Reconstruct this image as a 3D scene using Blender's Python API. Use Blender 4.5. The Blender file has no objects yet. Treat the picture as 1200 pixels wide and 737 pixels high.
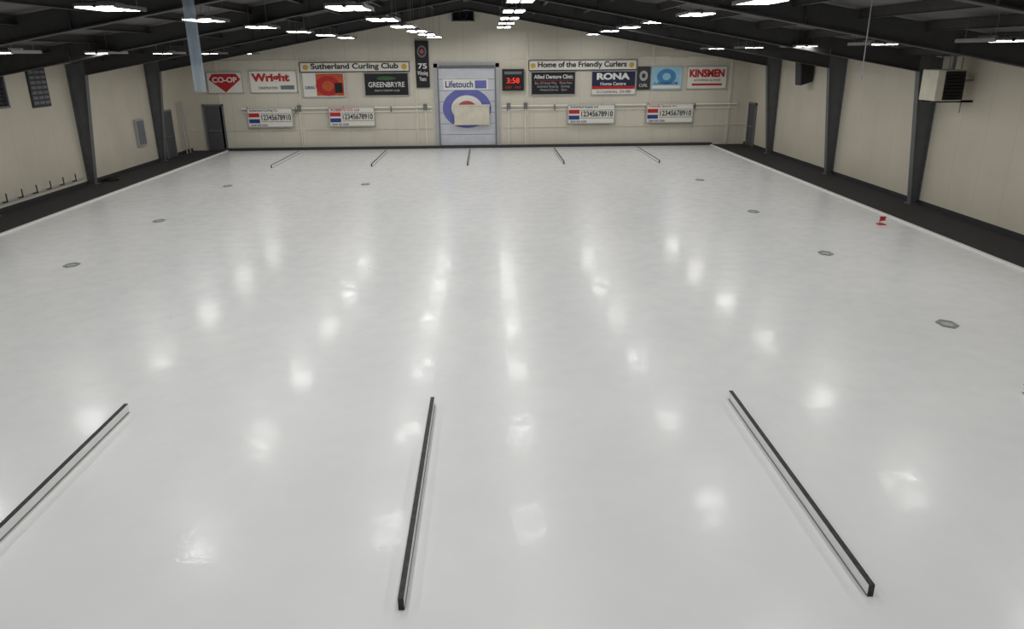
import bpy, math, random
from mathutils import Matrix, Vector
random.seed(4)
S=bpy.context.scene
COL=S.collection
S.view_settings.view_transform='Standard'
S.view_settings.look='None'
S.view_settings.exposure=0.0

# ------------------------------------------------------------ materials
def lin(c):
    return tuple(((x/255)/12.92 if x/255<=0.04045 else ((x/255+0.055)/1.055)**2.4) for x in c)+(1,)
def mat(name,rgb,rough=0.6,metal=0.0,var=0.08,scale=3.0,bump=0.0,emis=None,es=0,spec=0.4,alpha=1.0):
    m=bpy.data.materials.new(name); m.use_nodes=True
    nt=m.node_tree; b=nt.nodes['Principled BSDF']
    c=lin(rgb)
    b.inputs['Roughness'].default_value=rough
    b.inputs['Metallic'].default_value=metal
    b.inputs['Alpha'].default_value=alpha
    b.inputs['Specular IOR Level'].default_value=spec
    tc=nt.nodes.new('ShaderNodeTexCoord')
    n=nt.nodes.new('ShaderNodeTexNoise'); n.inputs['Scale'].default_value=scale; n.inputs['Detail'].default_value=3
    nt.links.new(tc.outputs['Object'],n.inputs['Vector'])
    r=nt.nodes.new('ShaderNodeValToRGB')
    r.color_ramp.elements[0].position=0.3; r.color_ramp.elements[1].position=0.7
    r.color_ramp.elements[0].color=tuple(x*(1-var) for x in c[:3])+(1,)
    r.color_ramp.elements[1].color=tuple(min(1,x*(1+var)) for x in c[:3])+(1,)
    nt.links.new(n.outputs['Fac'],r.inputs['Fac'])
    nt.links.new(r.outputs['Color'],b.inputs['Base Color'])
    if bump:
        bp=nt.nodes.new('ShaderNodeBump'); bp.inputs['Strength'].default_value=bump; bp.inputs['Distance'].default_value=0.02
        nt.links.new(n.outputs['Fac'],bp.inputs['Height']); nt.links.new(bp.outputs['Normal'],b.inputs['Normal'])
    if emis:
        b.inputs['Emission Color'].default_value=lin(emis); b.inputs['Emission Strength'].default_value=es
    return m

def lamp_mat(es):
    m=bpy.data.materials.new('led_panel'); m.use_nodes=True
    nt=m.node_tree; nt.nodes.clear()
    e=nt.nodes.new('ShaderNodeEmission'); e.inputs[0].default_value=(1.0,0.99,0.968,1); e.inputs[1].default_value=es
    o=nt.nodes.new('ShaderNodeOutputMaterial'); nt.links.new(e.outputs[0],o.inputs[0])
    m.cycles.emission_sampling='FRONT'
    return m

def ice_mat():
    m=bpy.data.materials.new('ice_surface'); m.use_nodes=True
    nt=m.node_tree; b=nt.nodes['Principled BSDF']; L=nt.links.new
    tc=nt.nodes.new('ShaderNodeTexCoord')
    def noise(scale,detail,rough=0.5):
        n=nt.nodes.new('ShaderNodeTexNoise'); n.inputs['Scale'].default_value=scale
        n.inputs['Detail'].default_value=detail; n.inputs['Roughness'].default_value=rough
        L(tc.outputs['Object'],n.inputs['Vector']); return n
    n=noise(0.3,6,0.6)
    r=nt.nodes.new('ShaderNodeValToRGB')
    r.color_ramp.elements[0].position=0.25; r.color_ramp.elements[1].position=0.75
    r.color_ramp.elements[0].color=(0.725,0.735,0.74,1); r.color_ramp.elements[1].color=(0.80,0.81,0.81,1)
    L(n.outputs['Fac'],r.inputs['Fac'])
    v=nt.nodes.new('ShaderNodeTexVoronoi'); v.inputs['Scale'].default_value=0.55
    L(tc.outputs['Object'],v.inputs['Vector'])
    lt=nt.nodes.new('ShaderNodeMath'); lt.operation='LESS_THAN'; lt.inputs[1].default_value=0.014
    L(v.outputs['Distance'],lt.inputs[0])
    mx=nt.nodes.new('ShaderNodeMix'); mx.data_type='RGBA'; mx.inputs[7].default_value=(0.40,0.40,0.38,1)
    L(lt.outputs[0],mx.inputs[0]); L(r.outputs['Color'],mx.inputs[6])
    L(mx.outputs[2],b.inputs['Base Color'])
    b.inputs['Roughness'].default_value=0.29
    b.inputs['IOR'].default_value=1.31
    # wet gloss is patchy between frosted areas
    nw=noise(2.6,5,0.65)
    mr=nt.nodes.new('ShaderNodeMapRange'); mr.inputs[1].default_value=0.42; mr.inputs[2].default_value=0.62
    mr.inputs[3].default_value=0.03; mr.inputs[4].default_value=0.30
    L(nw.outputs['Fac'],mr.inputs[0]); L(mr.outputs[0],b.inputs['Coat Weight'])
    b.inputs['Coat Roughness'].default_value=0.03
    b.inputs['Coat IOR'].default_value=1.31
    n3=noise(17,2,0.5)
    bp=nt.nodes.new('ShaderNodeBump'); bp.inputs['Strength'].default_value=0.13; bp.inputs['Distance'].default_value=0.012
    L(n3.outputs['Fac'],bp.inputs['Height']); L(bp.outputs['Normal'],b.inputs['Coat Normal'])
    return m

def wall_mat(name,rgb,axis,seam,dark=0.8):
    m=mat(name,rgb,rough=0.55,var=0.05,scale=0.6)
    nt=m.node_tree; b=nt.nodes['Principled BSDF']; L=nt.links.new
    src=b.inputs['Base Color'].links[0].from_socket
    g=nt.nodes.new('ShaderNodeTexCoord'); sp=nt.nodes.new('ShaderNodeSeparateXYZ'); L(g.outputs['Object'],sp.inputs[0])
    d=nt.nodes.new('ShaderNodeMath'); d.operation='DIVIDE'; d.inputs[1].default_value=seam; L(sp.outputs[axis],d.inputs[0])
    fr=nt.nodes.new('ShaderNodeMath'); fr.operation='FRACT'; L(d.outputs[0],fr.inputs[0])
    lt=nt.nodes.new('ShaderNodeMath'); lt.operation='LESS_THAN'; lt.inputs[1].default_value=0.02/seam; L(fr.outputs[0],lt.inputs[0])
    mx=nt.nodes.new('ShaderNodeMix'); mx.data_type='RGBA'; mx.blend_type='MULTIPLY'; mx.inputs[7].default_value=(dark,dark,dark,1)
    L(lt.outputs[0],mx.inputs[0]); L(src,mx.inputs[6]); L(mx.outputs[2],b.inputs['Base Color'])
    return m

M=dict(
 ice=ice_mat(),
 wallf=wall_mat('end_wall_paint',(211,206,191),0,1.22,0.82),
 walls=wall_mat('side_wall_paint',(204,197,180),1,1.22,0.85),
 walln=mat('near_wall_paint',(90,88,84)),
 roof=mat('roof_liner',(96,93,91),rough=0.8,var=0.15,scale=1.0),
 steel=mat('painted_steel',(96,98,101),rough=0.5,var=0.08),
 raft=mat('rafter_steel',(66,65,66),rough=0.6,var=0.08),
 purl=mat('purlin_steel',(66,65,64),rough=0.5,var=0.1),
 rubber=mat('rubber_walkway',(52,50,50),rough=0.85,var=0.2,scale=6,bump=0.2),
 conc=mat('concrete',(95,92,88),rough=0.9,var=0.15),
 white=mat('white_paint',(232,232,230),rough=0.4,var=0.02),
 cap=mat('frosted_black_cap',(42,42,44),rough=0.5,var=0.6,scale=14,bump=0.3),
 board=mat('sign_white',(230,228,219),rough=0.4,var=0.02),
 black=mat('black_paint',(26,26,28),rough=0.5,var=0.1),
 dk=mat('dark_grey',(52,53,56),rough=0.5,var=0.1),
 doorg=mat('door_grey',(84,86,88),rough=0.5,var=0.06),
 grey=mat('grey_paint',(112,115,118),rough=0.5,var=0.06),
 hackg=mat('hack_rubber',(138,140,140),rough=0.6,var=0.15,scale=12),
 lgrey=mat('light_grey',(172,174,176),rough=0.5,var=0.05),
 red=mat('red_paint',(184,44,44),rough=0.45,var=0.05),
 blue=mat('blue_paint',(44,66,136),rough=0.45,var=0.05),
 navy=mat('navy_paint',(34,38,68),rough=0.45,var=0.05),
 purple=mat('ring_blue_faded',(104,108,176),rough=0.5,var=0.08),
 pink=mat('ring_red_faded',(186,92,98),rough=0.5,var=0.08),
 sky=mat('sky_blue',(150,196,216),rough=0.45,var=0.12,scale=2),
 lake=mat('lake_blue',(66,130,178),rough=0.45,var=0.1),
 green=mat('sign_green',(60,96,60),rough=0.45),
 orange=mat('sign_orange',(196,90,54),rough=0.45,var=0.2),
 gold=mat('gold',(206,170,60),rough=0.4),
 cream=mat('cream_metal',(214,208,190),rough=0.5),
 pipe=mat('white_pipe',(238,235,225),rough=0.4,var=0.03),
 alu=mat('galvanised_metal',(150,150,148),rough=0.35,metal=0.7),
 doorp=mat('door_panel_paint',(200,202,210),rough=0.5,var=0.05),
 strip=mat('pale_blue_reflection',(196,218,236),rough=0.3,var=0.05,alpha=0.6),  # see-through pale blue imitating a reflection in the window glass
 led=mat('red_led',(255,60,40),emis=(255,50,30),es=0.9),
 lamp=lamp_mat(24.5),
)
M['led'].cycles.emission_sampling='NONE'

# ------------------------------------------------------------ mesh helpers
def mk(name,verts,faces,m,parent=None,loc=(0,0,0),bevel=0):
    me=bpy.data.meshes.new(name); me.from_pydata(verts,[],faces); me.update()
    me.materials.append(m)
    o=bpy.data.objects.new(name,me); o.location=loc; COL.objects.link(o)
    if parent: o.parent=parent
    if bevel:
        bv=o.modifiers.new('bevel','BEVEL'); bv.width=bevel; bv.segments=2; bv.limit_method='ANGLE'
    return o
class B:
    """accumulates boxes / prisms / tubes into a single mesh, relative to an origin"""
    def __init__(s,org=(0,0,0)): s.v=[];s.f=[];s.o=Vector(org)
    def raw(s,vs,fs):
        n=len(s.v); s.v+=[tuple(Vector(p)-s.o) for p in vs]; s.f+=[tuple(i+n for i in q) for q in fs]; return s
    def box(s,x0,x1,y0,y1,z0,z1):
        return s.raw([(x0,y0,z0),(x1,y0,z0),(x1,y1,z0),(x0,y1,z0),(x0,y0,z1),(x1,y0,z1),(x1,y1,z1),(x0,y1,z1)],
          [(0,3,2,1),(4,5,6,7),(0,1,5,4),(1,2,6,5),(2,3,7,6),(3,0,4,7)])
    def prism(s,poly,ax,a,b):
        def P(p,t): return (p[0],t,p[1]) if ax==1 else ((t,p[0],p[1]) if ax==0 else (p[0],p[1],t))
        n=len(poly)
        return s.raw([P(p,a) for p in poly]+[P(p,b) for p in poly],
          [tuple(range(n)),tuple(range(2*n-1,n-1,-1))]+[(i,i+n,(i+1)%n+n,(i+1)%n) for i in range(n)])
    def tube(s,p,q,r,n=10):
        p=Vector(p);q=Vector(q);d=(q-p).normalized()
        a=d.orthogonal().normalized();b=d.cross(a)
        ring=lambda c:[c+(a*math.cos(2*math.pi*i/n)+b*math.sin(2*math.pi*i/n))*r for i in range(n)]
        return s.raw(ring(p)+ring(q),[tuple(range(n-1,-1,-1)),tuple(range(n,2*n))]+[(i,(i+1)%n,(i+1)%n+n,i+n) for i in range(n)])
    def annulus(s,cx,cz,y,rx0,rz0,rx1,rz1,n=40):
        vs=[];fs=[]
        for i in range(n):
            t=2*math.pi*i/n
            for (rx,rz) in ((rx0,rz0),(rx1,rz1)):
                vs.append((cx+rx*math.cos(t),y,cz+rz*math.sin(t)))
        for i in range(n):
            j=(i+1)%n; fs.append((2*i,2*i+1,2*j+1,2*j))
        return s.raw(vs,fs)
    def obj(s,name,m,parent=None,bevel=0):
        return mk(name,s.v,s.f,m,parent,loc=(0,0,0) if parent else s.o,bevel=bevel)
def empty(name,loc):
    e=bpy.data.objects.new(name,None); e.empty_display_size=0.2; e.location=loc; COL.objects.link(e); return e
def text(name,s,parent,org,x0,x1,z0,z1,y,m,bold=0.0):
    """flat lettering on an end-wall board facing -Y, fitted to a rectangle"""
    cu=bpy.data.curves.new(name,'FONT'); cu.body=s; cu.size=1; cu.align_x='CENTER'; cu.align_y='CENTER'
    cu.offset=bold; cu.extrude=0.0; cu.materials.append(m)
    o=bpy.data.objects.new(name,cu); COL.objects.link(o)
    bpy.context.view_layer.update()
    bb=[Vector(c) for c in o.bound_box]
    w=max(c.x for c in bb)-min(c.x for c in bb); h=max(c.y for c in bb)-min(c.y for c in bb)
    cx=(max(c.x for c in bb)+min(c.x for c in bb))/2; cy=(max(c.y for c in bb)+min(c.y for c in bb))/2
    sx=(x1-x0)/max(w,1e-3); sz=(z1-z0)/max(h,1e-3)
    o.scale=(sx,sz,1); o.rotation_euler=(math.pi/2,0,0)
    o.parent=parent
    o.location=Vector(((x0+x1)/2-cx*sx,y,(z0+z1)/2-cy*sz))-Vector(org)
    return o

# ------------------------------------------------------------ shell
XL,XR,XC=-15.78,13.9,-0.9
YN,YF=-1.2,40.7
YW=YF-0.003       # back face of things fixed to the end wall
ZE,ZR=4.55,7.12
IXL,IXR,IY0,IY1=-13.82,11.98,1.2,40.42
B().box(XL-0.3,XR+0.3,YN-0.3,YF+0.3,-0.35,-0.06).obj('floor',M['conc'])
B().box(IXL,IXR,IY0,IY1,-0.06,0.0).obj('ice_sheet',M['ice'])
w=B(); w.box(XL,IXL-0.09,YN,YF,-0.06,0.02); w.box(IXR+0.09,XR,YN,YF,-0.06,0.02); w.box(IXL-0.09,IXR+0.09,YN,IY0-0.09,-0.06,0.02)
w.obj('floor_walkway',M['rubber'])
c=B(); c.box(IXL-0.09,IXL,IY0-0.09,IY1,-0.06,0.045); c.box(IXR,IXR+0.09,IY0-0.09,IY1,-0.06,0.045); c.box(IXL,IXR,IY0-0.09,IY0,-0.06,0.045)
c.obj('trim_ice_edge',M['white'])
B().box(IXL-0.09,IXR+0.09,IY1,YF,-0.06,0.13).obj('baseboard_far',M['dk'])
gable=[(XL,-0.06),(XR,-0.06),(XR,ZE),(XC,ZR),(XL,ZE)]
B().prism(gable,1,YF,YF+0.25).obj('wall_far',M['wallf'])
B().prism(gable,1,YN-0.25,YN).obj('wall_near',M['walln'])
B().box(XL-0.25,XL,YN-0.25,YF+0.25,-0.06,ZE).obj('wall_left',M['walls'])
B().box(XR,XR+0.25,YN-0.25,YF+0.25,-0.06,ZE).obj('wall_right',M['walls'])
B().box(XL,XL+0.03,YN,YF,0.02,0.16).obj('baseboard_left',M['dk'])
B().box(XR-0.03,XR,YN,YF,0.02,0.16).obj('baseboard_right',M['dk'])
r=B(); t=0.2
r.prism([(XL-0.25,ZE),(XC,ZR),(XC,ZR+t),(XL-0.25,ZE+t)],1,YN-0.25,YF+0.25)
r.prism([(XC,ZR),(XR+0.25,ZE),(XR+0.25,ZE+t),(XC,ZR+t)],1,YN-0.25,YF+0.25)
r.obj('ceiling',M['roof'])
def ceil(x):
    return ZR-(ZR-ZE)*abs(x-XC)/((XR-XC) if x>XC else (XC-XL))
p=B()
for k in range(-9,10):
    x=XC+k*1.5+0.001
    if x<XL+0.5 or x>XR-0.5 or k==0: continue
    z=ceil(x)
    p.box(x-0.02,x+0.02,YN,YF,z-0.18,z+0.01); p.box(x-0.02,x+0.08,YN,YF,z-0.19,z-0.17)
p.box(XC-0.1,XC+0.1,YN,YF,ZR-0.16,ZR)
p.obj('ceiling_purlins',M['purl'])
# rigid steel frames: tapered column + tapered rafter, I-section
FY=[4.2,10.6,17.0,23.5,29.8,36.5]
for y in FY:
    o=(XC,y,0); g=empty('steel_portal_frame',o)
    e=B(o); rf=B(o)
    for sgn,xw in ((-1,XL),(1,XR)):
        xi=lambda d: xw-sgn*(d+0.004)
        zt=ceil(xi(0.7))-0.02
        kz=ZE-0.42
        e.prism([(xi(0.02),0.022),(xi(0.24),0.022),(xi(0.66),kz),(xi(0.66),zt),(xi(0.02),ZE-0.05)],1,y-0.01,y+0.01)
        e.prism([(xi(0.24),0.022),(xi(0.265),0.022),(xi(0.685),kz),(xi(0.66),kz)],1,y-0.11,y+0.11)
        e.box(min(xi(0.0),xi(0.02)),max(xi(0.0),xi(0.02)),y-0.11,y+0.11,0.022,ZE-0.05)
        e.box(min(xi(0.0),xi(0.34)),max(xi(0.0),xi(0.34)),y-0.16,y+0.16,0.021,0.05)
        zc=ZR-0.02; xh=xi(0.66); zm=zc-0.42
        rf.prism([(xh,kz),(xh,zt),(XC,zc),(XC,zm)],1,y-0.01,y+0.01)
        rf.prism([(xh,kz-0.025),(xh,kz),(XC,zm),(XC,zm-0.025)],1,y-0.1,y+0.1)
        for q in (0.2,0.45,0.7):
            xx=xh+(XC-xh)*q; z0=kz+(zm-kz)*q
            rf.box(xx-0.01,xx+0.01,y-0.09,y+0.09,z0,z0+0.36)
    e.obj('columns',M['steel'],g); rf.obj('rafters',M['raft'],g)

# end wall: framing, pipes and trim
e=B()
for x in (-14.0,-9.8,-3.75,2.1,8.7,12.9):
    e.box(x-0.06,x+0.06,YF-0.05,YF,0.13,ceil(x)-0.25)
e.box(XL,-3.0,YF-0.04,YF,4.47,4.55); e.box(0.8,XR,YF-0.04,YF,4.47,4.55)
e.box(XL,-2.9,YF-0.04,YF,1.02,1.09); e.box(0.75,XR,YF-0.04,YF,1.02,1.09)
e.obj('trim_1',M['cream'])
for (a,b,vs) in ((-12.9,-2.95,(-9.9,-3.3)),(0.75,13.3,(1.1,2.0))):
    o=((a+b)/2,YF-0.09,2.1); g=empty('water_pipes',o)
    e=B(o)
    e.tube((a,YF-0.095,2.14),(b,YF-0.095,2.14),0.045)
    e.tube((a,YF-0.08,1.94),(b,YF-0.08,1.94),0.022)
    for v in vs: e.tube((v,YF-0.085,0.14),(v,YF-0.085,2.12),0.028)
    e.obj('pipes',M['pipe'],g)
    e=B(o); x=a+0.3
    while x<b:
        e.box(x-0.03,x+0.03,YF-0.142,YF-0.052,1.9,2.2); x+=2.5
    for v in vs: e.box(v-0.1,v+0.1,YF-0.16,YF-0.115,1.98,2.3)
    e.obj('brackets',M['grey'],g)

# ------------------------------------------------------------ overhead door
o=(-1.08,YF,0); g=empty('door_1',o)
e=B(o)
for i in range(7):
    z=0.14+i*0.565; e.box(-2.55,0.4,YF-0.07,YW,z,z+0.545)
e.obj('panels',M['doorp'],g,bevel=0.01)
B(o).box(-2.5,0.35,YF-0.05,YW,0.14,4.0).obj('seams',M['grey'],g)
e=B(o); e.box(-2.78,-2.58,YF-0.12,YW,0.13,4.3); e.box(0.43,0.63,YF-0.12,YW,0.13,4.3); e.box(-2.78,0.63,YF-0.12,YW,4.1,4.36)
e.obj('frame',M['lgrey'],g)
e=B(o); e.box(-2.6,-2.55,YF-0.15,YW,0.13,4.1); e.box(0.4,0.45,YF-0.15,YW,0.13,4.1); e.tube((-2.5,YF-0.2,4.16),(0.4,YF-0.2,4.16),0.05)
e.obj('tracks',M['grey'],g)
y=YF-0.075
e=B(o); e.annulus(-1.1,2.05,y,0.82,0.66,1.28,1.02); e.obj('ring_outer',M['purple'],g)
e=B(o); e.annulus(-1.1,2.05,y,0.0,0.0,0.82,0.66); e.obj('ring_white',M['board'],g)
e=B(o); e.annulus(-1.1,2.05,y-0.003,0.0,0.0,0.5,0.38); e.obj('ring_centre',M['pink'],g)
e=B(o); e.box(-2.3,0.05,y-0.02,YF-0.07,2.98,3.52); e.obj('banner',M['board'],g)
text('lettering','Lifetouch',g,o,-2.2,-0.75,3.1,3.44,y-0.03,M['blue'],0.02)
e=B(o); e.box(-0.65,-0.05,y-0.025,YF-0.07,3.05,3.45); e.obj('banner_stripe',M['purple'],g)
o=(-0.85,YF-0.1,1.7)
e=B(o); e.box(-1.78,0.08,YF-0.24,YF-0.16,1.24,2.2); e.box(-1.82,0.12,YF-0.26,YF-0.22,2.16,2.24); e.box(-1.82,0.12,YF-0.26,YF-0.22,1.2,1.27)
e.obj('notice_board',M['cream'],bevel=0.01)

def pdoor(name,pts,ax,wall,sg,m):
    a,b,z1=pts; o=((a+b)/2,wall,0) if ax==1 else (wall,(a+b)/2,0)
    g=empty(name,o)
    def bx(E,p,q,d0,d1,z0,z1):
        lo,hi=sorted((wall+sg*d0,wall+sg*d1))
        return E.box(p,q,lo,hi,z0,z1) if ax==1 else E.box(lo,hi,p,q,z0,z1)
    E=B(o); bx(E,a,b,0.003,0.05,0.03,z1); E.obj('leaf',m,g)
    E=B(o); bx(E,a-0.08,a,0.003,0.09,0.022,z1+0.08); bx(E,b,b+0.08,0.003,0.09,0.022,z1+0.08); bx(E,a-0.08,b+0.08,0.003,0.09,z1,z1+0.08); E.obj('frame',M['grey'],g)
    E=B(o); bx(E,a+0.1,a+0.75,0.05,0.1,1.0,1.06); E.obj('push_bar',M['alu'],g)
pdoor('door_2',(-14.85,-13.95,2.3),1,YF,-1,M['doorg'])
pdoor('door_3',(37.4,38.4,2.2),0,XL,1,M['doorg'])
pdoor('door_4',(39.2,40.15,2.15),0,XR,-1,M['doorg'])

# ------------------------------------------------------------ signs
def sign(name,x0,x1,z0,z1,bm,fm=None,th=0.09,back=0.055):
    o=((x0+x1)/2,YF-th,(z0+z1)/2); g=empty(name,o)
    B(o).box(x0,x1,YF-th,YF-back,z0,z1).obj('board',bm,g)
    e=B(o); f=0.035
    for q in ((x0,x1,z0,z0+f),(x0,x1,z1-f,z1),(x0,x0+f,z0,z1),(x1-f,x1,z0,z1)):
        e.box(q[0],q[1],YF-th-0.015,YF-th,q[2],q[3])
    e.obj('edge_frame',fm or bm,g)
    return g,o,YF-th-0.012
def rect(g,o,n,y,x0,x1,z0,z1,m): B(o).box(x0,x1,y,y+0.01,z0,z1).obj(n,m,g)

g,o,y=sign('store_sign',-14.5,-12.68,2.93,3.98,M['board'],M['lgrey'])
B(o).prism([(-14.4,3.62),(-14.2,3.9),(-12.98,3.9),(-12.78,3.62),(-13.59,2.98)],1,y,y+0.01).obj('shield',M['red'],g)
text('lettering','CO-OP',g,o,-14.22,-12.96,3.47,3.74,y-0.006,M['white'],0.03)
g,o,y=sign('company_sign',-12.32,-9.88,2.93,4.03,M['board'],M['lgrey'])
text('lettering','Wright',g,o,-12.2,-10.25,3.38,3.9,y-0.006,M['red'],0.05)
text('tagline','CONSTRUCTION',g,o,-11.9,-10.9,3.12,3.24,y-0.006,M['black'],0.01)
rect(g,o,'logo',y,-10.75,-10.05,3.1,3.3,M['grey'])
g,o,y=sign('curling_picture',-9.62,-7.4,2.68,3.92,M['board'],M['lgrey'])
rect(g,o,'picture_field',y,-8.9,-7.48,2.76,3.86,M['orange'])
e=B(o); e.annulus(-8.3,3.25,y-0.006,0.3,0.26,0.62,0.5); e.obj('rings',M['red'],g)
rect(g,o,'photo_dark',y-0.008,-7.95,-7.55,2.9,3.4,M['black'])
text('lettering','CURLING',g,o,-9.5,-8.98,3.1,3.25,y-0.006,M['blue'],0.01)
g,o,y=sign('club_name_sign',-9.68,-4.02,3.93,4.42,M['board'],M['black'])
text('lettering','Sutherland Curling Club',g,o,-9.1,-4.6,4.0,4.36,y-0.006,M['black'],0.025)
e=B(o)
for cx in (-9.38,-4.3): e.annulus(cx,4.17,y-0.006,0,0,0.14,0.14)
e.obj('emblems',M['gold'],g)
g,o,y=sign('golf_sign',-6.42,-4.1,2.72,3.88,M['black'],M['lgrey'])
text('lettering','GREENBRYRE',g,o,-6.2,-4.32,3.16,3.42,y-0.006,M['white'],0.01)
text('tagline','GOLF & COUNTRY CLUB',g,o,-5.9,-4.6,2.95,3.03,y-0.006,M['white'],0)
e=B(o); e.annulus(-5.26,3.6,y-0.006,0,0,0.5,0.1); e.obj('leaf_emblem',M['green'],g)
g,o,y=sign('anniversary_banner',-3.7,-3.0,3.12,5.42,M['black'],M['black'],th=0.1)
text('lettering_1','75',g,o,-3.58,-3.12,4.05,4.32,y-0.006,M['white'],0.02)
text('lettering_2','Winning\nYears',g,o,-3.62,-3.08,3.45,3.95,y-0.006,M['white'],0.01)
e=B(o); e.annulus(-3.35,4.9,y-0.006,0.16,0.2,0.24,0.3); e.obj('emblem',M['grey'],g)
e=B(o); e.annulus(-3.35,4.9,y-0.006,0.0,0.0,0.1,0.12); e.obj('emblem_core',M['pink'],g)
g,o,y=sign('digital_clock',0.78,1.92,2.92,4.0,M['black'],M['dk'],th=0.18)
text('digits','3:58',g,o,1.02,1.68,3.3,3.56,y-0.008,M['led'],0.0)
rect(g,o,'label_strip',y,0.9,1.8,3.74,3.88,M['grey'])
text('lower_digits','00  00',g,o,0.95,1.75,3.03,3.15,y-0.008,M['red'],0.0)
g,o,y=sign('motto_sign',2.17,7.85,3.9,4.42,M['board'],M['black'])
text('lettering','Home of the Friendly Curlers',g,o,2.65,7.3,3.98,4.34,y-0.006,M['black'],0.025)
e=B(o)
for cx in (2.4,7.56): e.annulus(cx,4.15,y-0.006,0.0,0.0,0.13,0.12)
e.obj('emblems',M['gold'],g)
g,o,y=sign('clinic_sign',2.29,4.64,2.68,3.86,M['black'],M['lgrey'])
text('lettering','Allied Denture Clinic',g,o,2.45,4.5,3.5,3.7,y-0.006,M['white'],0.02)
text('lines','Box 123 South Wing    Phone Now\nSutherland Shopping    Evenings\nWeekend Service    Open',g,o,2.5,4.45,2.85,3.35,y-0.006,M['lgrey'],0.0)
rect(g,o,'rule',y,2.45,4.5,3.4,3.42,M['red'])
g,o,y=sign('hardware_sign',5.47,7.82,2.66,3.87,M['board'],M['lgrey'])
rect(g,o,'upper_field',y,5.5,7.78,3.1,3.83,M['navy'])
text('lettering','RONA',g,o,5.75,7.5,3.42,3.76,y-0.006,M['white'],0.05)
text('tagline','Home Centre',g,o,5.95,7.3,3.14,3.3,y-0.006,M['white'],0.02)
rect(g,o,'middle_band',y,5.5,7.78,2.95,3.1,M['red'])
text('phone','2215 Faithfull Ave   374-1000',g,o,5.75,7.55,2.76,2.88,y-0.006,M['navy'],0.0)
g,o,y=sign('pennant_sign',7.9,8.55,2.9,4.06,M['dk'],M['black'])
text('lettering','CURL',g,o,8.0,8.45,3.05,3.2,y-0.006,M['white'],0.0)
e=B(o); e.annulus(8.22,3.6,y-0.006,0.1,0.12,0.22,0.26); e.obj('emblem',M['lgrey'],g)
g,o,y=sign('lake_sign',8.6,10.27,2.88,4.05,M['sky'],M['lgrey'])
e=B(o); e.annulus(9.43,3.55,y-0.006,0.22,0.18,0.5,0.38); e.obj('wave_emblem',M['lake'],g)
rect(g,o,'lower_band',y,8.7,10.17,2.96,3.1,M['board'])
text('lettering','LAKESIDE',g,o,8.8,10.05,3.15,3.28,y-0.012,M['blue'],0.02)
g,o,y=sign('service_club_sign',10.51,12.64,2.9,4.04,M['board'],M['lgrey'])
text('lettering','KINSMEN',g,o,10.65,12.5,3.5,3.9,y-0.006,M['red'],0.05)
text('tagline','AUTO SERVICE  ALL MAKES',g,o,10.9,12.3,3.3,3.4,y-0.006,M['black'],0.0)
rect(g,o,'brush',y,10.8,12.4,3.08,3.18,M['red'])

for i,(x0,x1,tt) in enumerate(((-12.6,-10.25,'Sutherland Curling Co.'),(-8.36,-5.97,'ROBERTS CO. Ltd'),(4.24,6.74,'Sutherland Supply Ltd'),(8.44,10.94,'Friendly Sports Inn'))):
    g,o,y=sign('curling_scoreboard',x0,x1,1.2,2.18,M['board'],M['lgrey'],th=0.22,back=0.17)
    text('title',tt,g,o,x0+0.12,x0+1.6,1.98,2.12,y-0.006,M['red'] if i%2 else M['navy'],0.01)
    rect(g,o,'colour_red',y,x0+0.06,x0+0.62,1.72,1.92,M['red'])
    rect(g,o,'colour_blue',y,x0+0.06,x0+0.62,1.42,1.62,M['blue'])
    text('numbers','12345678910',g,o,x0+0.72,x1-0.1,1.56,1.84,y-0.006,M['dk'],0.02)
    rect(g,o,'hook_rail_1',y,x0+0.68,x1-0.06,1.88,1.90,M['grey'])
    rect(g,o,'hook_rail_2',y,x0+0.68,x1-0.06,1.48,1.50,M['grey'])
    text('footer','DRAW  END  SCORE',g,o,x0+0.15,x0+1.0,1.26,1.36,y-0.006,M['navy'],0.01)

# exhaust fan high on the gable
o=(-1.2,YF-0.2,6.65); g=empty('exhaust_fan',o)
e=B(o); e.box(-1.75,-0.6,YF-0.3,YW,6.32,6.37); e.box(-1.75,-0.6,YF-0.3,YW,6.82,6.87); e.box(-1.75,-1.7,YF-0.3,YW,6.32,6.87); e.box(-0.65,-0.6,YF-0.3,YW,6.32,6.87); e.obj('housing',M['grey'],g)
B(o).box(-1.7,-0.65,YF-0.06,YW,6.37,6.82).obj('dark_opening',M['black'],g)
e=B(o)
for k in range(5): e.prism([(YF-0.25,6.4+k*0.09),(YF-0.24,6.4+k*0.09),(YF-0.16,6.45+k*0.09),(YF-0.17,6.45+k*0.09)],0,-1.7,-0.65)
e.annulus(-1.17,6.6,YF-0.28,0.16,0.16,0.2,0.2); e.obj('louvres',M['dk'],g)

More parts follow.
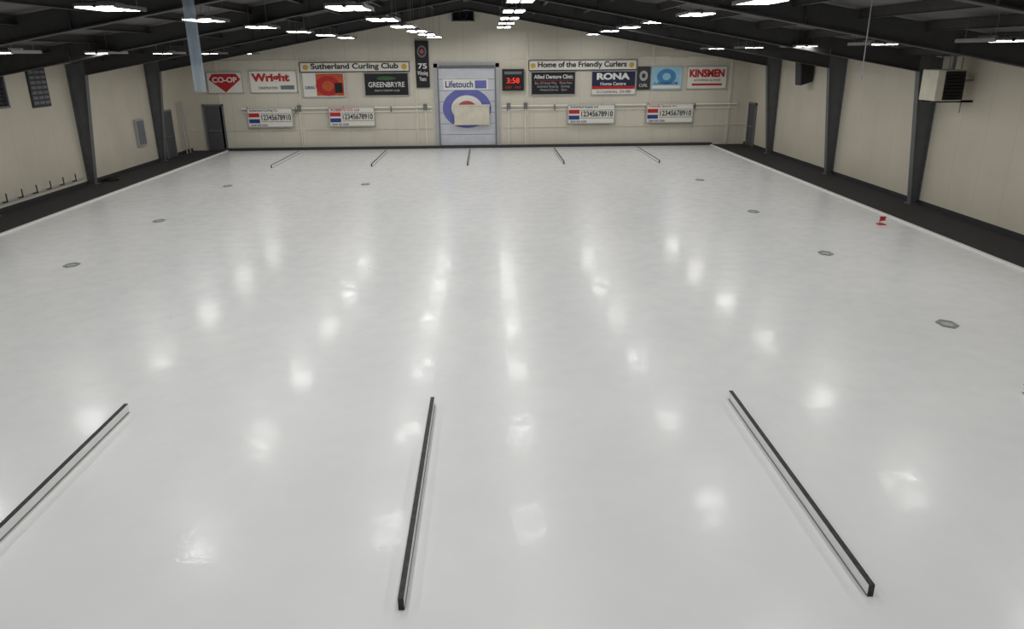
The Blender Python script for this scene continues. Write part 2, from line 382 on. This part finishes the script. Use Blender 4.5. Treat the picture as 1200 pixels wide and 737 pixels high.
# ------------------------------------------------------------ ceiling lights
rows=[(-11.2,4.83,9.7),(-6.5,5.5,9.5),(-2.45,5.5,9.9),(0.85,5.94,10.6),(5.2,5.59,10.45),(9.55,4.85,10.0)]
def fixture(x,y,z):
    o=(x,y,z); g=empty('ceiling_light',o)
    e=B(o); e.box(x-0.34,x+0.34,y-0.6,y+0.6,z+0.02,z+0.07)
    e.box(x-0.35,x-0.32,y-0.61,y+0.61,z-0.005,z+0.06);e.box(x+0.32,x+0.35,y-0.61,y+0.61,z-0.005,z+0.06)
    e.box(x-0.03,x+0.03,y-0.6,y+0.6,z+0.0,z+0.06); e.box(x-0.1,x+0.1,y-0.3,y+0.3,z+0.07,z+0.12)
    e.obj('housing',M['alu'],g)
    e=B(o)
    for a,b in ((-0.31,-0.04),(0.04,0.31)):
        e.raw([(x+a,y-0.57,z+0.004),(x+a,y+0.57,z+0.004),(x+b,y+0.57,z+0.004),(x+b,y-0.57,z+0.004)],[(0,1,2,3)])
    e.obj('lamps',M['lamp'],g)
    e=B(o)
    for dx in (-0.25,0.25):
        for dy in (-0.45,0.45): e.tube((x+dx,y+dy,z+0.06),(x+dx,y+dy,ceil(x+dx)),0.006,4)
    e.obj('hangers',M['alu'],g)
for (x,z,y0) in rows:
    for k in range(-2,7):
        y=y0+4.6*k
        if y<0.6 or y>39.6: continue
        fixture(x,y,z)

# window-glass reflection streaks built as shapes: broad strip (left), thin line (right)
def glass_streak(name,x,y,z0,w,m):
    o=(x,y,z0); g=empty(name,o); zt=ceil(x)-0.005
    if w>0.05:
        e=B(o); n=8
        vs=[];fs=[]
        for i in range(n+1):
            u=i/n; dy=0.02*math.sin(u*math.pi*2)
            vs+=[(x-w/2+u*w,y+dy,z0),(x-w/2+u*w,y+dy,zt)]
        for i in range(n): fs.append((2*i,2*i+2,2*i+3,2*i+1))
        e.raw(vs,fs); e.obj('streak_sheet',m,g)
        B(o).tube((x-w/2,y,z0),(x+w/2,y,z0),0.012,8).obj('streak_edge',M['lgrey'],g)
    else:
        B(o).tube((x,y,z0),(x,y,zt),0.009,6).obj('streak_line',M['lgrey'],g)
        B(o).tube((x,y,z0-0.07),(x,y,z0),0.022,8).obj('streak_end',M['lgrey'],g)
glass_streak('reflection_strip',-4.95,13.5,4.15,0.2,M['strip'])
glass_streak('reflection_line',6.55,13.4,4.3,0.01,M['lgrey'])  # added thin rod imitating a faint reflected streak

# ------------------------------------------------------------ dividers between the curling sheets
def divider(x,y0,y1,h=0.13,w=0.05):
    o=(x,(y0+y1)/2,0); g=empty('sheet_divider',o)
    B(o).box(x-w/2,x+w/2,y0+0.008,y1-0.008,0.014,h-0.01).obj('beam',M['white'],g)
    B(o).box(x-w/2-0.006,x+w/2+0.006,y0+0.02,y1-0.02,0.001,0.014).obj('shadow_strip',M['grey'],g)  # grey strip stands in for the shadow line along the foot
    e=B(o); e.box(x-w/2-0.001,x+w/2+0.001,y0,y1,h-0.01,h); e.box(x-w/2-0.001,x+w/2+0.001,y0,y0+0.01,0.001,h-0.01)
    e.obj('black_cap',M['cap'],g)
for x in (-9.5,-5.15,-0.86,3.41,7.72): divider(x,5.42,9.55)
for x in (-9.74,-5.27,-0.96,3.4,7.75): divider(x,33.8,39.0)

# ------------------------------------------------------------ hacks (hexagonal frames on the ice)
def hack(x,y):
    o=(x,y,0); g=empty('foot_hack',o)
    hexo=[(x+0.18*math.cos(a),y+0.23*math.sin(a)) for a in [math.pi/6+i*math.pi/3 for i in range(6)]]
    hexi=[(x+(p[0]-x)*0.62,y+(p[1]-y)*0.62) for p in hexo]
    vs=[(p[0],p[1],0.001) for p in hexo]+[(p[0],p[1],0.018) for p in hexo]+[(p[0],p[1],0.018) for p in hexi]+[(p[0],p[1],0.001) for p in hexi]
    fs=[]
    for i in range(6):
        j=(i+1)%6; fs+=[(i,j,j+6,i+6),(i+6,j+6,j+12,i+12),(i+12,j+12,j+18,i+18)]
    B(o).raw(vs,fs).obj('frame',M['hackg'],g)
    B(o).prism(hexi,2,0.001,0.008).obj('insert',M['lgrey'],g)
for x,y in ((-10.1,17.56),(-10.1,22.61),(-10.12,29.0),(-4.8,28.96),(8.26,28.88),(8.25,22.68),(8.28,17.5),(8.29,12.4)): hack(x,y)
# small red marker
o=(11.25,20.6,0); g=empty('marker_flag',o)
e=B(o); e.prism([(11.13,0.001),(11.37,0.001),(11.33,0.03),(11.17,0.03)],1,20.5,20.7); e.tube((11.2,20.6,0.0),(11.2,20.6,0.24),0.012); e.obj('stand',M['red'],g)
B(o).prism([(11.2,0.24),(11.2,0.1),(11.38,0.12),(11.34,0.17),(11.39,0.23)],1,20.595,20.605).obj('flag',M['red'],g)

# ------------------------------------------------------------ left wall objects
XW=XL+0.004
o=(XL,25.1,3.8); g=empty('wall_vent',o)
e=B(o); e.box(XW,XL+0.12,24.5,24.56,3.2,4.4); e.box(XW,XL+0.12,25.64,25.7,3.2,4.4); e.box(XW,XL+0.12,24.5,25.7,3.2,3.26); e.box(XW,XL+0.12,24.5,25.7,4.34,4.4); e.obj('frame',M['grey'],g)
e=B(o); e.box(XW,XL+0.02,24.56,25.64,3.26,4.34)
for k in range(9): e.prism([(XL+0.02,3.3+k*0.115),(XL+0.1,3.27+k*0.115),(XL+0.1,3.285+k*0.115),(XL+0.02,3.32+k*0.115)],1,24.56,25.64)
e.obj('slats',M['dk'],g)
o=(XL,27.6,3.85); g=empty('honour_board',o)
B(o).box(XW,XL+0.06,27.1,28.2,3.1,4.45).obj('board',M['dk'],g)
e=B(o)
for k in range(7):
    for j in range(3): e.box(XL+0.06,XL+0.07,27.18+j*0.34,27.46+j*0.34,3.2+k*0.17,3.3+k*0.17)
e.obj('name_plates',M['grey'],g)
o=(XL,34.8,1.5); g=empty('electrical_panel',o)
B(o).box(XW,XL+0.12,34.4,35.2,0.95,2.1).obj('cabinet',M['lgrey'],g)
B(o).box(XL+0.12,XL+0.135,34.46,35.14,1.01,2.04).obj('panel_door',M['grey'],g)
o=(XL,39.6,1.2); g=empty('wall_ladder',o)
e=B(o)
for yy in (39.3,39.75): e.tube((XL+0.25,yy,0.022),(XL+0.12,yy,2.6),0.03)
for k in range(8): e.tube((XL+0.235-k*0.016,39.3,0.3+k*0.3),(XL+0.235-k*0.016,39.75,0.3+k*0.3),0.02)
e.obj('rails_and_rungs',M['lgrey'],g)
for (ya,yb) in ((24.0,29.4),(19.0,22.8)):
    o=(XL,(ya+yb)/2,0.3); g=empty('broom_rack',o)
    e=B(o); e.box(XW,XL+0.05,ya,yb,0.3,0.36); e.obj('rail',M['lgrey'],g)
    e=B(o); yy=ya+0.3
    while yy<yb:
        e.tube((XL+0.05,yy,0.33),(XL+0.2,yy,0.36),0.02); e.tube((XL+0.2,yy,0.34),(XL+0.2,yy,0.62),0.022); yy+=0.85
    e.obj('pegs',M['dk'],g)
cu=bpy.data.curves.new('water_hose','CURVE'); cu.dimensions='3D'; cu.bevel_depth=0.02; cu.bevel_resolution=2
sp=cu.splines.new('POLY'); n=90; sp.points.add(n-1)
for i in range(n):
    a=i/n*math.pi*6; rr=0.28+0.03*math.sin(a*0.7); sp.points[i].co=(XL+0.45+rr*math.cos(a),30.6+rr*math.sin(a)*1.2,0.045+0.03*(i/n*3),1)
cu.materials.append(M['black']); ob=bpy.data.objects.new('water_hose',cu); COL.objects.link(ob)

# ------------------------------------------------------------ right wall objects
XQ=XR-0.004
o=(13.1,21.9,3.8); g=empty('unit_heater',o)
B(o).box(12.7,13.5,21.5,22.3,3.35,4.2).obj('cabinet',M['cream'],g,bevel=0.02)
e=B(o)
for k in range(8): e.prism([(21.5,3.42+k*0.09),(21.42,3.39+k*0.09),(21.42,3.40+k*0.09),(21.5,3.44+k*0.09)],0,12.95,13.45)
e.box(12.92,13.48,21.47,21.5,3.38,4.16); e.obj('louvres',M['black'],g)
e=B(o); e.box(13.5,XQ,21.6,21.66,3.3,3.36); e.box(13.5,XQ,22.2,22.26,3.3,3.36); e.box(12.7,XQ,21.6,21.66,3.3,3.35); e.box(12.7,XQ,22.14,22.2,3.3,3.35)
for xx in (12.8,13.4):
    for yy in (21.6,22.2): e.tube((xx,yy,4.18),(xx,yy,ceil(xx)),0.012,6)
e.obj('bracket',M['dk'],g)
e=B(o); e.tube((13.3,21.9,4.2),(13.3,21.9,ceil(13.3)),0.09,16); e.tube((13.5,21.75,3.9),(XQ,21.75,3.9),0.03); e.tube((13.65,21.75,3.9),(13.65,21.75,3.0),0.02); e.obj('flue',M['alu'],g)
o=(13.6,33.0,3.9); g=empty('loudspeaker',o)
B(o).prism([(13.35,3.35),(13.85,3.5),(13.85,4.3),(13.25,4.3)],1,32.6,33.2).obj('cabinet',M['dk'],g,bevel=0.02)
B(o).prism([(13.41,3.42),(13.80,3.54),(13.80,4.24),(13.32,4.24)],1,32.58,32.6).obj('grille',M['black'],g)
e=B(o); e.tube((13.6,32.9,4.28),(13.6,32.9,ceil(13.6)),0.02); e.box(13.8,XQ,32.8,33.0,3.7,4.1); e.obj('bracket',M['dk'],g)

# ------------------------------------------------------------ world and camera
wd=bpy.data.worlds.new('world'); S.world=wd; wd.use_nodes=True
wd.node_tree.nodes['Background'].inputs[0].default_value=(0,0,0,1); wd.node_tree.nodes['Background'].inputs[1].default_value=0.0
cam=bpy.data.cameras.new('camera'); co=bpy.data.objects.new('camera',cam); COL.objects.link(co)
cam.sensor_fit='HORIZONTAL'; cam.sensor_width=36; cam.lens=26.01; cam.clip_end=200; cam.clip_start=0.05
R=Matrix.Rotation(math.radians(-1.67),4,'Z')@Matrix.Rotation(math.radians(90-19.34),4,'X')@Matrix.Rotation(math.radians(-0.52),4,'Z')
co.matrix_world=Matrix.Translation((0,0,4.7))@R
S.camera=co
